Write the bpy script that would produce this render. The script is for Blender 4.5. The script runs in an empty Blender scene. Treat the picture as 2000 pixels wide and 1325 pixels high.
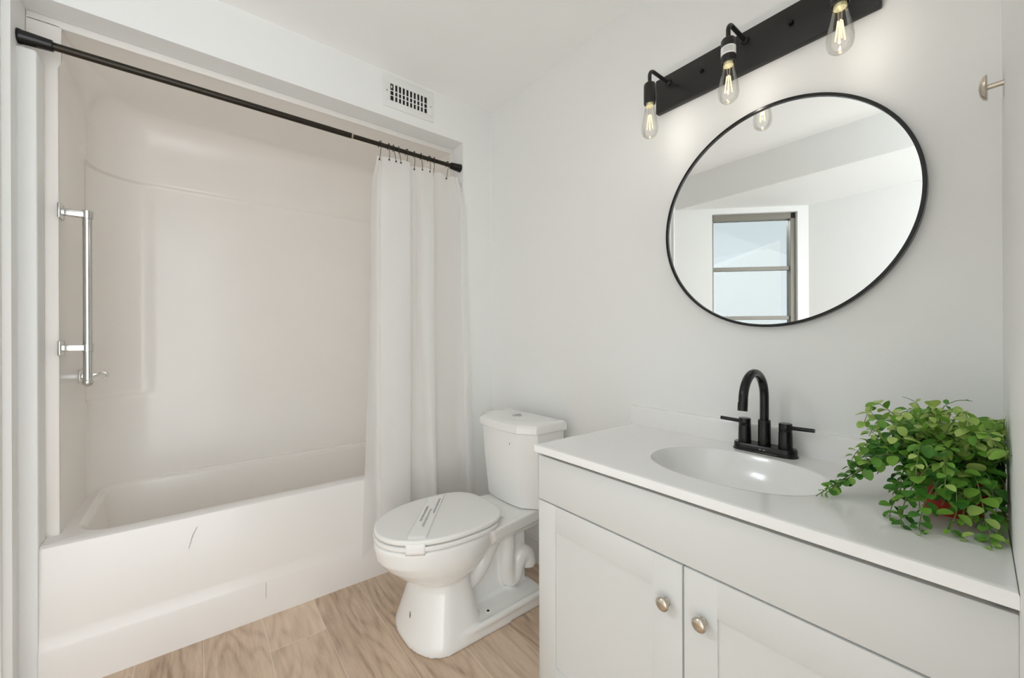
import bpy, bmesh, math, random
from mathutils import Vector, Matrix
PI = math.pi
SC = bpy.context.scene
COL = SC.collection

# ------------------------------------------------------------------ camera, world, sun, exposure
YAW, ROLL, FPX, CAMZ = math.radians(38.147), math.radians(-0.2), 783.64, 1.133
fw = Vector((math.sin(YAW), math.cos(YAW), 0)); rt = Vector((math.cos(YAW), -math.sin(YAW), 0)); up = Vector((0, 0, 1))
r2 = rt * math.cos(ROLL) + up * math.sin(ROLL); u2 = -rt * math.sin(ROLL) + up * math.cos(ROLL)
cam_d = bpy.data.cameras.new('camera'); cam = bpy.data.objects.new('camera', cam_d); COL.objects.link(cam)
cam_d.sensor_width = 36; cam_d.lens = FPX * 36 / 2000; cam_d.clip_start = 0.01
cam.matrix_world = Matrix(((r2.x, u2.x, -fw.x, 0), (r2.y, u2.y, -fw.y, 0), (r2.z, u2.z, -fw.z, CAMZ), (0, 0, 0, 1)))
SC.camera = cam

wd = bpy.data.worlds.new('sky'); SC.world = wd; wd.use_nodes = True
bgn = wd.node_tree.nodes['Background']
bgn.inputs[0].default_value = (0.93, 0.97, 1.0, 1); bgn.inputs[1].default_value = 2.2

sun_d = bpy.data.lights.new('sun', 'SUN'); sun = bpy.data.objects.new('sun', sun_d); COL.objects.link(sun)
sun_d.energy = 2.3; sun_d.angle = math.radians(1)
sun.rotation_euler = Vector((-0.75, 0.35, -0.60)).to_track_quat('-Z', 'Y').to_euler()

# area lamp added outside above the window to strengthen its daylight
wl_d = bpy.data.lights.new('daylight_boost_lamp', 'AREA'); wl = bpy.data.objects.new('daylight_boost_lamp', wl_d); COL.objects.link(wl)
wl_d.shape = 'RECTANGLE'; wl_d.size = 1.3; wl_d.size_y = 0.6; wl_d.energy = 150.0; wl_d.color = (0.97, 0.99, 1.0)
wl.location = (-1.92, 2.36, 2.80)
wl.rotation_euler = Vector((0.61, -0.61, -0.52)).to_track_quat('-Z', 'Y').to_euler()

SC.view_settings.view_transform = 'Standard'; SC.view_settings.look = 'None'
SC.view_settings.exposure = 0.70; SC.view_settings.gamma = 1.0; SC.view_settings.use_curve_mapping = False
SC.cycles.max_bounces = 14; SC.cycles.diffuse_bounces = 8; SC.cycles.transparent_max_bounces = 12
SC.cycles.caustics_reflective = False; SC.cycles.caustics_refractive = False

# ------------------------------------------------------------------ materials
def mat(name, color, rough=0.5, metal=0.0, bump=0.0, bscale=200.0, coat=0.0, spec=0.5, var=0.0, vscale=8.0):
    m = bpy.data.materials.new(name); m.use_nodes = True
    nt = m.node_tree; b = nt.nodes['Principled BSDF']
    b.inputs['Base Color'].default_value = (*color, 1); b.inputs['Roughness'].default_value = rough
    b.inputs['Metallic'].default_value = metal; b.inputs['Coat Weight'].default_value = coat
    b.inputs['Coat Roughness'].default_value = 0.06; b.inputs['Specular IOR Level'].default_value = spec
    tc = nt.nodes.new('ShaderNodeTexCoord')
    if bump > 0:
        n = nt.nodes.new('ShaderNodeTexNoise'); n.inputs['Scale'].default_value = bscale; n.inputs['Detail'].default_value = 3
        bp = nt.nodes.new('ShaderNodeBump'); bp.inputs['Strength'].default_value = bump; bp.inputs['Distance'].default_value = 0.002
        nt.links.new(tc.outputs['Object'], n.inputs['Vector']); nt.links.new(n.outputs['Fac'], bp.inputs['Height'])
        nt.links.new(bp.outputs['Normal'], b.inputs['Normal'])
    if var > 0:
        n = nt.nodes.new('ShaderNodeTexNoise'); n.inputs['Scale'].default_value = vscale; n.inputs['Detail'].default_value = 4
        rp = nt.nodes.new('ShaderNodeValToRGB')
        rp.color_ramp.elements[0].position = 0.3; rp.color_ramp.elements[1].position = 0.7
        rp.color_ramp.elements[0].color = (*[c * (1 - var) for c in color], 1)
        rp.color_ramp.elements[1].color = (*[min(1, c * (1 + var)) for c in color], 1)
        nt.links.new(tc.outputs['Object'], n.inputs['Vector']); nt.links.new(n.outputs['Fac'], rp.inputs['Fac'])
        nt.links.new(rp.outputs['Color'], b.inputs['Base Color'])
    return m

M = {}
M['wall'] = mat('wall_paint', (0.85, 0.855, 0.845), 0.55, bump=0.10, bscale=160, spec=0.3)
M['ceiling'] = mat('ceiling_paint', (0.93, 0.93, 0.92), 0.7, bump=0.08, bscale=130, spec=0.2)
M['trim'] = mat('trim_paint', (0.80, 0.80, 0.785), 0.35)
M['almond'] = mat('almond_fiberglass', (0.845, 0.81, 0.77), 0.22, spec=0.4, var=0.012, vscale=3)
M['almond_lit'] = mat('almond_fiberglass_lit', (0.80, 0.775, 0.75), 0.20, spec=0.45)  # same almond fiberglass, toned whiter where cooler light falls on the apron
M['porcelain'] = mat('porcelain', (0.84, 0.84, 0.825), 0.10, coat=0.3)
M['seat'] = mat('seat_plastic', (0.83, 0.83, 0.81), 0.22)
M['cabinet'] = mat('cabinet_paint', (0.685, 0.69, 0.68), 0.35)
M['marble'] = mat('cultured_marble', (0.84, 0.835, 0.825), 0.20, coat=0.30)
M['black'] = mat('matte_black_metal', (0.018, 0.017, 0.016), 0.38, metal=0.2, bump=0.03, bscale=400)
M['blackgloss'] = mat('satin_black_metal', (0.010, 0.010, 0.010), 0.20, metal=0.3)
M['bronze'] = mat('dark_bronze', (0.030, 0.024, 0.017), 0.33, metal=0.6)
M['chrome'] = mat('chrome', (0.62, 0.62, 0.60), 0.14, metal=1.0)
M['nickel'] = mat('brushed_nickel', (0.60, 0.54, 0.46), 0.24, metal=1.0)
M['mirror'] = mat('mirror_silver', (0.93, 0.94, 0.93), 0.0, metal=1.0)
M['bronze_alu'] = mat('window_aluminium', (0.24, 0.225, 0.19), 0.4, metal=0.3)
M['vent'] = mat('vent_enamel', (0.80, 0.80, 0.785), 0.4)
M['dark'] = mat('dark_gap_shade', (0.012, 0.012, 0.012), 0.8)  # flat black for shade inside openings, also the flush button joint
M['paper'] = mat('paper', (0.86, 0.86, 0.85), 0.6, bump=0.05, bscale=90)
M['ink'] = mat('grey_ink', (0.20, 0.20, 0.20), 0.7)
M['scuff'] = mat('grey_scuff', (0.42, 0.42, 0.43), 0.6)
M['brass'] = mat('bulb_cap_brass', (0.72, 0.66, 0.42), 0.35, metal=0.8)
M['pot'] = mat('red_clay_pot', (0.46, 0.035, 0.02), 0.4, var=0.25, vscale=14)
M['soil'] = mat('soil', (0.03, 0.022, 0.015), 0.9, bump=0.5, bscale=200)
M['stem'] = mat('plant_stem', (0.13, 0.20, 0.05), 0.5)
M['stucco'] = mat('white_stucco', (0.93, 0.93, 0.91), 0.8, bump=0.3, bscale=30)
M['bounce_floor'] = mat('pale_bounce_floor', (0.62, 0.62, 0.61), 0.9, bump=0.5, bscale=300)  # invented unseen floor covering, pale to bounce neutral light into the room
M['ground'] = mat('gravel_ground', (0.45, 0.42, 0.37), 0.9, var=0.2, vscale=20)

def mat_glass():
    m = bpy.data.materials.new('clear_bulb_glass'); m.use_nodes = True; nt = m.node_tree; nt.nodes.clear()
    o = nt.nodes.new('ShaderNodeOutputMaterial'); t = nt.nodes.new('ShaderNodeBsdfTransparent'); g = nt.nodes.new('ShaderNodeBsdfGlossy')
    t.inputs[0].default_value = (0.97, 0.965, 0.95, 1); g.inputs['Roughness'].default_value = 0.03
    f = nt.nodes.new('ShaderNodeFresnel'); f.inputs[0].default_value = 1.45
    mx = nt.nodes.new('ShaderNodeMixShader')
    fm = nt.nodes.new('ShaderNodeMath'); fm.operation = 'MULTIPLY'; fm.inputs[1].default_value = 0.45
    nt.links.new(f.outputs[0], fm.inputs[0]); nt.links.new(fm.outputs[0], mx.inputs[0]); nt.links.new(t.outputs[0], mx.inputs[1]); nt.links.new(g.outputs[0], mx.inputs[2])
    nt.links.new(mx.outputs[0], o.inputs[0]); return m
M['glass'] = mat_glass()

def mat_pane():
    m = bpy.data.materials.new('window_glass'); m.use_nodes = True; nt = m.node_tree; nt.nodes.clear()
    o = nt.nodes.new('ShaderNodeOutputMaterial'); t = nt.nodes.new('ShaderNodeBsdfTransparent'); g = nt.nodes.new('ShaderNodeBsdfGlossy')
    t.inputs[0].default_value = (0.455, 0.475, 0.48, 1); g.inputs['Roughness'].default_value = 0.02
    mx = nt.nodes.new('ShaderNodeMixShader'); mx.inputs[0].default_value = 0.05
    nt.links.new(t.outputs[0], mx.inputs[1]); nt.links.new(g.outputs[0], mx.inputs[2]); nt.links.new(mx.outputs[0], o.inputs[0]); return m
M['pane'] = mat_pane()

def mat_curtain():
    m = bpy.data.materials.new('white_curtain_cloth'); m.use_nodes = True; nt = m.node_tree; nt.nodes.clear()
    o = nt.nodes.new('ShaderNodeOutputMaterial')
    d = nt.nodes.new('ShaderNodeBsdfDiffuse'); d.inputs[0].default_value = (0.93, 0.93, 0.92, 1)
    t = nt.nodes.new('ShaderNodeBsdfTranslucent'); t.inputs[0].default_value = (0.88, 0.87, 0.84, 1)
    tr = nt.nodes.new('ShaderNodeBsdfTransparent')
    tc = nt.nodes.new('ShaderNodeTexCoord'); n = nt.nodes.new('ShaderNodeTexNoise'); n.inputs['Scale'].default_value = 35
    mp = nt.nodes.new('ShaderNodeMapping'); mp.inputs['Scale'].default_value = (1, 1, 0.12)
    bp = nt.nodes.new('ShaderNodeBump'); bp.inputs['Strength'].default_value = 0.10; bp.inputs['Distance'].default_value = 0.004
    nt.links.new(tc.outputs['Object'], mp.inputs[0]); nt.links.new(mp.outputs[0], n.inputs['Vector']); nt.links.new(n.outputs['Fac'], bp.inputs['Height'])
    nt.links.new(bp.outputs['Normal'], d.inputs['Normal'])
    a = nt.nodes.new('ShaderNodeMixShader'); a.inputs[0].default_value = 0.28
    b = nt.nodes.new('ShaderNodeMixShader'); b.inputs[0].default_value = 0.33
    nt.links.new(d.outputs[0], a.inputs[1]); nt.links.new(t.outputs[0], a.inputs[2])
    nt.links.new(a.outputs[0], b.inputs[1]); nt.links.new(tr.outputs[0], b.inputs[2]); nt.links.new(b.outputs[0], o.inputs[0])
    return m
M['curtain'] = mat_curtain()

def mat_emit(name, c, s):
    m = bpy.data.materials.new(name); m.use_nodes = True; nt = m.node_tree; nt.nodes.clear()
    o = nt.nodes.new('ShaderNodeOutputMaterial'); e = nt.nodes.new('ShaderNodeEmission')
    e.inputs[0].default_value = (*c, 1); e.inputs[1].default_value = s; nt.links.new(e.outputs[0], o.inputs[0]); return m
M['filament'] = mat_emit('glowing_filament', (1.0, 0.66, 0.44), 1.1)

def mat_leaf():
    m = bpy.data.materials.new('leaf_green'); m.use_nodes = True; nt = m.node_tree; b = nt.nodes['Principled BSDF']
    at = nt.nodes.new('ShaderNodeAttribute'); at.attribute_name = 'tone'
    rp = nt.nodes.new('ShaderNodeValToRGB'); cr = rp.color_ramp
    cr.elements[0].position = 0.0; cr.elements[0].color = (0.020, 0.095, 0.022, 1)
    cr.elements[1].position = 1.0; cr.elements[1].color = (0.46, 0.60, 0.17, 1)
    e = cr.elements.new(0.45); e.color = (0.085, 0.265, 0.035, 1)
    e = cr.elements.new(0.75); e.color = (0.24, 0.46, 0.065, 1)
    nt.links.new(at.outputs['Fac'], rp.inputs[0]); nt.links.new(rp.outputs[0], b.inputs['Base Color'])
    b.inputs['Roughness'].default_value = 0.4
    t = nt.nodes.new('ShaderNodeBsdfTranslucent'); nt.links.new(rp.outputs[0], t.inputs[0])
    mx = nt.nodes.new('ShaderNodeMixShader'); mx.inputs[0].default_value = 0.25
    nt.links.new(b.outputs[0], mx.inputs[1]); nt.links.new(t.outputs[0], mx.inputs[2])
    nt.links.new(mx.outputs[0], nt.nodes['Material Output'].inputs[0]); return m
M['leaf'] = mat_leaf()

def mat_floor():
    m = bpy.data.materials.new('oak_vinyl_planks'); m.use_nodes = True; nt = m.node_tree; b = nt.nodes['Principled BSDF']
    L = nt.links.new
    def math_(op, a, c=None, d=None):
        n = nt.nodes.new('ShaderNodeMath'); n.operation = op
        for i, v in enumerate((a, c, d)):
            if v is None: continue
            if isinstance(v, (int, float)): n.inputs[i].default_value = v
            else: L(v, n.inputs[i])
        return n.outputs[0]
    geo = nt.nodes.new('ShaderNodeNewGeometry'); sp = nt.nodes.new('ShaderNodeSeparateXYZ'); L(geo.outputs['Position'], sp.inputs[0])
    PW, PL = 0.1895, 1.22
    xs = math_('DIVIDE', math_('SUBTRACT', sp.outputs[0], 0.0165), PW)
    xi = math_('FLOOR', xs); xf = math_('FRACT', xs)
    off = math_('MULTIPLY', xi, 0.382)
    # strip 1 (x 0.206..0.396) has its butt joint at y = 1.687
    ys = math_('ADD', math_('DIVIDE', math_('SUBTRACT', sp.outputs[1], 1.687), PL), math_('SUBTRACT', off, 0.382))
    yi = math_('FLOOR', ys); yf = math_('FRACT', ys)
    cmb = nt.nodes.new('ShaderNodeCombineXYZ'); L(xi, cmb.inputs[0]); L(yi, cmb.inputs[1])
    wn = nt.nodes.new('ShaderNodeTexWhiteNoise'); wn.noise_dimensions = '2D'; L(cmb.outputs[0], wn.inputs['Vector'])
    # grain coordinates: shifted per plank, stretched along the plank
    sh = nt.nodes.new('ShaderNodeVectorMath'); sh.operation = 'MULTIPLY'; L(wn.outputs['Color'], sh.inputs[0]); sh.inputs[1].default_value = (7, 11, 5)
    ad = nt.nodes.new('ShaderNodeVectorMath'); ad.operation = 'ADD'; L(geo.outputs['Position'], ad.inputs[0]); L(sh.outputs[0], ad.inputs[1])
    st = nt.nodes.new('ShaderNodeVectorMath'); st.operation = 'MULTIPLY'; L(ad.outputs[0], st.inputs[0]); st.inputs[1].default_value = (1, 0.11, 1)
    n1 = nt.nodes.new('ShaderNodeTexNoise'); n1.inputs['Scale'].default_value = 70; n1.inputs['Detail'].default_value = 6; n1.inputs['Roughness'].default_value = 0.65
    L(st.outputs[0], n1.inputs['Vector'])
    # cathedral figure: contour bands of a smooth stretched noise
    st2 = nt.nodes.new('ShaderNodeVectorMath'); st2.operation = 'MULTIPLY'; L(ad.outputs[0], st2.inputs[0]); st2.inputs[1].default_value = (1, 0.16, 1)
    n2 = nt.nodes.new('ShaderNodeTexNoise'); n2.inputs['Scale'].default_value = 7.5; n2.inputs['Detail'].default_value = 1.5; n2.inputs['Roughness'].default_value = 0.4
    L(st2.outputs[0], n2.inputs['Vector'])
    band = math_('SINE', math_('MULTIPLY', n2.outputs['Fac'], 75.0))
    band = math_('POWER', math_('MULTIPLY_ADD', band, 0.5, 0.5), 2.2)
    n3 = nt.nodes.new('ShaderNodeTexNoise'); n3.inputs['Scale'].default_value = 4.0; n3.inputs['Detail'].default_value = 2
    L(st2.outputs[0], n3.inputs['Vector'])
    fac = math_('MULTIPLY_ADD', band, -0.15, math_('MULTIPLY_ADD', n1.outputs['Fac'], 0.72, 0.25))
    fac = math_('ADD', fac, math_('MULTIPLY', math_('SUBTRACT', n3.outputs['Fac'], 0.5), 0.8))
    fac = math_('ADD', fac, math_('MULTIPLY', math_('SUBTRACT', wn.outputs['Value'], 0.5), 0.28))
    rp = nt.nodes.new('ShaderNodeValToRGB'); cr = rp.color_ramp; L(fac, rp.inputs[0])
    cr.elements[0].position = 0.10; cr.elements[0].color = (0.22, 0.135, 0.085, 1)
    cr.elements[1].position = 0.95; cr.elements[1].color = (0.76, 0.61, 0.47, 1)
    e = cr.elements.new(0.42); e.color = (0.50, 0.37, 0.265, 1)
    e = cr.elements.new(0.62); e.color = (0.64, 0.49, 0.365, 1)
    # joints
    ex = math_('MINIMUM', xf, math_('SUBTRACT', 1.0, xf)); ey = math_('MINIMUM', yf, math_('SUBTRACT', 1.0, yf))
    jx = math_('LESS_THAN', math_('MULTIPLY', ex, PW), 0.0012); jy = math_('LESS_THAN', math_('MULTIPLY', ey, PL), 0.0013)
    j = math_('MAXIMUM', jx, jy)
    mx = nt.nodes.new('ShaderNodeMix'); mx.data_type = 'RGBA'; L(math_('MULTIPLY', j, 0.62), mx.inputs[0]); L(rp.outputs[0], mx.inputs[6]); mx.inputs[7].default_value = (0.80, 0.70, 0.58, 1)
    L(mx.outputs[2], b.inputs['Base Color']); b.inputs['Roughness'].default_value = 0.42
    bp = nt.nodes.new('ShaderNodeBump'); bp.inputs['Strength'].default_value = 0.12; bp.inputs['Distance'].default_value = 0.001
    L(math_('SUBTRACT', n1.outputs['Fac'], j), bp.inputs['Height']); L(bp.outputs['Normal'], b.inputs['Normal'])
    return m
M['floor'] = mat_floor()

# ------------------------------------------------------------------ mesh helpers
def bx(bm, a, b, bev=0.0, seg=2):
    a, b = Vector(a), Vector(b); c = (a + b) / 2; s = b - a
    r = bmesh.ops.create_cube(bm, size=1, matrix=Matrix.Translation(c) @ Matrix.Diagonal((abs(s.x), abs(s.y), abs(s.z), 1)))
    if bev > 0:
        es = list({e for v in r['verts'] for e in v.link_edges})
        bmesh.ops.bevel(bm, geom=es, offset=bev, segments=seg, affect='EDGES', profile=0.5)

def loft(bm, rings, cap0=True, cap1=True, closed=True):
    vs = [[bm.verts.new(p) for p in r] for r in rings]
    n = len(rings[0])
    for i in range(len(vs) - 1):
        for k in range(n if closed else n - 1):
            bm.faces.new((vs[i][k], vs[i][(k + 1) % n], vs[i + 1][(k + 1) % n], vs[i + 1][k]))
    if cap0: bm.faces.new(list(reversed(vs[0])))
    if cap1: bm.faces.new(vs[-1])

def frame(d):
    d = d.normalized(); a = Vector((0, 0, 1)) if abs(d.z) < 0.9 else Vector((1, 0, 0))
    u = d.cross(a).normalized(); return u, d.cross(u).normalized()

def tube(bm, pts, rad, n=16, cap=True):
    pts = [Vector(p) for p in pts]; rads = rad if isinstance(rad, (list, tuple)) else [rad] * len(pts)
    d0 = (pts[1] - pts[0]).normalized(); u, v = frame(d0); rings = []; prev = d0
    for i, p in enumerate(pts):
        d = (pts[min(i + 1, len(pts) - 1)] - pts[max(i - 1, 0)]).normalized()
        q = prev.rotation_difference(d); u = q @ u; v = q @ v; prev = d
        rings.append([p + (u * math.cos(2 * PI * k / n) + v * math.sin(2 * PI * k / n)) * rads[i] for k in range(n)])
    loft(bm, rings, cap, cap)

def lathe(bm, o, axis, prof, n=32, cap0=True, cap1=True):
    """prof: list of (radius, height along axis)"""
    o = Vector(o); axis = Vector(axis).normalized(); u, v = frame(axis)
    loft(bm, [[o + axis * h + (u * math.cos(2 * PI * k / n) + v * math.sin(2 * PI * k / n)) * max(r, 1e-5) for k in range(n)] for r, h in prof], cap0, cap1)

def arc(c, r, a0, a1, n, u, v):
    c, u, v = Vector(c), Vector(u), Vector(v)
    return [c + (u * math.cos(a0 + (a1 - a0) * i / n) + v * math.sin(a0 + (a1 - a0) * i / n)) * r for i in range(n + 1)]

def obj(name, bm, m, parent=None, smooth=40, loc=None):
    """link bm as ONE mesh object; vertices are given in world space"""
    bmesh.ops.recalc_face_normals(bm, faces=bm.faces[:])
    o_ = Vector(loc) if loc is not None else (parent_origin(parent) if parent is not None else Vector((0, 0, 0)))
    bmesh.ops.translate(bm, verts=bm.verts[:], vec=-o_)
    me = bpy.data.meshes.new(name); bm.to_mesh(me); bm.free()
    if smooth:
        me.shade_smooth(); me.set_sharp_from_angle(angle=math.radians(smooth))
    if m is not None: me.materials.append(m)
    o = bpy.data.objects.new(name, me); COL.objects.link(o)
    if parent is not None:
        o.parent = parent; o.location = o_ - parent_origin(parent)
    else: o.location = o_
    return o

def parent_origin(p):
    v = Vector((0, 0, 0))
    while p is not None: v += p.location; p = p.parent
    return v

def thing(name, label, cat, loc=(0, 0, 0), group=None):
    o = bpy.data.objects.new(name, None); COL.objects.link(o); o.location = loc; o.empty_display_size = 0.05
    o['label'] = label; o['category'] = cat
    if group: o['group'] = group
    return o
def tag(o, label, cat, group=None):
    o['label'] = label; o['category'] = cat
    if group: o['group'] = group
    return o
def struct(name, bm, m, label=None, cat=None, smooth=0, loc=None):
    o = obj(name, bm, m, smooth=smooth, loc=loc); o['kind'] = 'structure'
    if label: o['label'] = label
    if cat: o['category'] = cat
    return o
def NB(): return bmesh.new()
def copy_tree(o, parent=None):
    c = o.copy(); COL.objects.link(c); c.parent = parent
    for ch in list(o.children): copy_tree(ch, c)
    return c

def voxel(o, size, smooth_it=6, fac=0.5):
    """fuse the overlapping shells of a ceramic casting into one skin"""
    r = o.modifiers.new('r', 'REMESH'); r.mode = 'VOXEL'; r.voxel_size = size
    s = o.modifiers.new('s', 'SMOOTH'); s.iterations = smooth_it; s.factor = fac
    dg = bpy.context.evaluated_depsgraph_get(); me = bpy.data.meshes.new_from_object(o.evaluated_get(dg))
    o.modifiers.clear(); old = o.data; o.data = me; me.shade_smooth(); bpy.data.meshes.remove(old)

# ------------------------------------------------------------------ setting
W, YB, ZC, ZH = 1.355, 1.915, 2.445, 2.222       # mirror wall, wall over the tub, ceiling, soffit underside
XL, XR = -0.44, 1.163                            # side walls of the tub alcove
YK = 2.70
b = NB(); bx(b, (-1.3, -0.12, -0.05), (1.5, 2.8, 0)); struct('floor', b, M['floor'], 'light oak plank vinyl floor', 'floor')
b = NB(); bx(b, (-1.3, -1.6, -0.05), (1.5, -0.12, 0)); struct('floor_back', b, M['bounce_floor'], 'unseen pale floor added behind the camera to bounce light', 'floor')
b = NB(); bx(b, (-0.54, -1.6, ZC), (1.5, 2.8, ZC + 0.06)); struct('ceiling', b, M['ceiling'], 'flat white ceiling', 'ceiling')
b = NB(); bx(b, (W, -0.06, 0), (W + 0.1, 2.8, ZC)); struct('wall_right', b, M['wall'], 'white wall behind the round mirror and vanity', 'wall')
b = NB()
bx(b, (XR, YB, 0), (W, YK, ZC)); bx(b, (-0.465, YB, ZH), (XR, YK, ZC)); bx(b, (-0.54, YK, 0), (W, YK + 0.06, ZC))
struct('wall_back', b, M['wall'], 'white wall and header above the bathtub', 'wall')
b = NB()   # left side of the alcove and the stub beside the window
bx(b, (-0.54, 1.79, 0), (XL, YK, ZC)); bx(b, (XL - 0.002, 1.93, 0), (-0.3975, 2.012, 2.055), 0.006)
struct('wall_left', b, M['wall'], 'white left end wall of the bathtub alcove', 'wall')
# wall running off at 45 degrees with the window in it: line y = x + 2.25
def dg(s, d, z): return (-0.44 - s * 0.70711 - d * 0.70711, 1.81 - s * 0.70711 + d * 0.70711, z)
def dbox(bm, s0, s1, d0, d1, z0, z1, bev=0):
    p = [dg(s, d, z) for z in (z0, z1) for s, d in ((s0, d0), (s1, d0), (s1, d1), (s0, d1))]
    v = [bm.verts.new(q) for q in p]
    fs = [bm.faces.new([v[i] for i in f]) for f in ((0, 3, 2, 1), (4, 5, 6, 7), (0, 1, 5, 4), (1, 2, 6, 5), (2, 3, 7, 6), (3, 0, 4, 7))]
    if bev: bmesh.ops.bevel(bm, geom=list({e for f in fs for e in f.edges}), offset=bev, segments=1, affect='EDGES')
WS0, WS1, WZ0, WZ1 = 0.325, 0.978, 1.20, 2.156
b = NB()
dbox(b, -0.02, WS0, 0, 0.12, 0, ZH); dbox(b, WS1, 1.06, 0, 0.12, 0, ZH)
dbox(b, WS0, WS1, 0, 0.12, 0, WZ0); dbox(b, WS0, WS1, 0, 0.12, WZ1, ZH)
struct('wall_window', b, M['wall'], 'white angled wall holding the window, seen in the mirror', 'wall')
ex, ey = dg(1.06, 0, 0)[:2]
b = NB(); bx(b, (ex - 0.1, -1.6, 0), (ex, ey + 0.08, ZH)); struct('wall_far', b, M['wall'], 'white wall beyond the window, seen in the mirror', 'wall')
b = NB()
p = [(-0.465, -1.6), (-0.465, 1.915), (-0.54, 1.80), dg(0.06, 0.10, 0)[:2], dg(1.06, 0.10, 0)[:2], (ex - 0.1, ey + 0.06), (ex - 0.1, -1.6)]
loft(b, [[(x, y, ZH - 0.022) for x, y in p], [(x, y, ZC + 0.03) for x, y in p]])
struct('soffit', b, M['wall'], 'white dropped soffit in front of the window, seen in the mirror', 'soffit')
# short wall beside the vanity, a little out of square
b = NB()
p = [(W + 0.02, 0.0276), (W + 0.02, -0.10), (0.20, -0.10), (0.20, -0.0262)]
loft(b, [[(x, y, 0) for x, y in p], [(x, y, ZC) for x, y in p]])
struct('wall_front', b, M['wall'], 'white wall at the right end of the vanity', 'wall')
b = NB(); bx(b, (W - 0.012, 0.96, 0), (W, YB, 0.122), 0.003); struct('baseboard_right', b, M['trim'], 'white baseboard behind the toilet', 'baseboard')
b = NB(); bx(b, (XR + 0.012, YB - 0.012, 0), (W - 0.012, YB, 0.122), 0.003); struct('baseboard_back', b, M['trim'], 'white baseboard beside the bathtub', 'baseboard')

# window in the angled wall
wn = bpy.data.objects.new('window_1', None); COL.objects.link(wn); wn.location = dg((WS0 + WS1) / 2, 0.04, WZ0)
wn['kind'] = 'structure'; wn['label'] = 'single hung window with grey metal frame, seen in the mirror'; wn['category'] = 'window'
b = NB()
for s0, s1, z0, z1 in ((WS0, WS0 + 0.02, WZ0, WZ1), (WS1 - 0.038, WS1, WZ0, WZ1), (WS0, WS1, WZ1 - 0.05, WZ1), (WS0, WS1, WZ0, WZ0 + 0.03)):
    dbox(b, s0, s1, 0.03, 0.09, z0, z1, 0.002)
obj('window_frame', b, M['bronze_alu'], wn)
b = NB(); dbox(b, WS0 + 0.02, WS1 - 0.038, 0.045, 0.075, 1.690, 1.722, 0.002); obj('meeting_rail', b, M['bronze_alu'], wn)
b = NB(); dbox(b, WS0 + 0.02, WS1 - 0.038, 0.045, 0.075, 1.285, 1.315, 0.002); obj('lower_rail', b, M['bronze_alu'], wn)
b = NB(); dbox(b, WS0 + 0.02, WS1 - 0.038, 0.058, 0.062, 1.722, WZ1 - 0.05); obj('upper_pane', b, M['pane'], wn, smooth=0)
b = NB(); dbox(b, WS0 + 0.02, WS1 - 0.038, 0.058, 0.062, WZ0 + 0.03, 1.690); obj('lower_pane', b, M['pane'], wn, smooth=0)

# neighbouring white building outside
b = NB()
pts = [(-4.10, 3.56, 0), (-4.10, 3.56, 2.215), (-4.60, 3.16, 2.215), (-4.60, 3.16, 2.42), (-5.305, 2.605, 2.84), (-5.335, 2.58, 0)]
dv = Vector((-1.6, 2.0, 0))
pts = [Vector(q) for q in pts]
loft(b, [pts, [q + dv for q in pts]])
tag(obj('building', b, M['stucco'], smooth=0), 'white gabled building outside the window, seen in the mirror', 'building')
b = NB(); bx(b, (-14, -8, -0.3), (-2.4, 14, -0.1)); struct('ground', b, M['ground'], 'gravel ground outside the window', 'ground')

# ------------------------------------------------------------------ bathtub with its surround
tubt = thing('bathtub', 'glossy almond alcove bathtub with wall surround', 'bathtub', (0.386, 2.29, 0))
TY0, TY1, TX0, TX1, TZ = 1.922, 2.66, -0.397, XR - 0.002, 0.474
b = NB()
def rrect(x0, x1, y0, y1, r, z, n=8):
    o = []
    for cx, cy, a in ((x1 - r, y1 - r, 0), (x0 + r, y1 - r, PI / 2), (x0 + r, y0 + r, PI), (x1 - r, y0 + r, 1.5 * PI)):
        o += [(cx + r * math.cos(a + i * PI / 2 / n), cy + r * math.sin(a + i * PI / 2 / n), z) for i in range(n + 1)]
    return o
rg = []
for z, g in ((0.0, -0.009), (0.142, -0.009), (0.150, -0.006), (0.184, 0.0), (0.190, 0.001), (TZ - 0.018, 0.002), (TZ - 0.006, 0.006), (TZ, 0.016)):
    rg.append(rrect(TX0, TX1, TY0 + g, TY1, 0.004 if z < TZ - 0.02 else 0.010, z))
rin = [rrect(TX0 + i * 1.1, TX1 - i, TY0 + i, TY1 - i * 0.8, 0.10 + i * 0.3, z) for z, i in ((TZ, 0.056), (TZ - 0.005, 0.066), (TZ - 0.03, 0.074), (0.25, 0.092), (0.14, 0.118), (0.105, 0.16), (0.095, 0.22))]
loft(b, rg + rin[:1], True, False); obj('apron', b, M['almond_lit'], tubt, 35)
b = NB(); loft(b, rin, False, True); obj('basin', b, M['almond'], tubt, 50)
# lower skirt joint and a scuff on the apron
b = NB(); bx(b, (0.2185, TY0 - 0.0100, 0.075), (0.2203, TY0 - 0.008, 0.140)); obj('skirt_joint', b, M['scuff'], tubt, 0)
b = NB()
q = [Vector((-0.001, TY0, 0.43)), Vector((-0.015, TY0, 0.40)), Vector((-0.026, TY0, 0.355))]
tube(b, q, [0.0008, 0.0014, 0.0008], 6); sc_ = obj('scuff_mark', b, M['scuff'], tubt)
sc_['label'] = 'short grey scratch'
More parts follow.
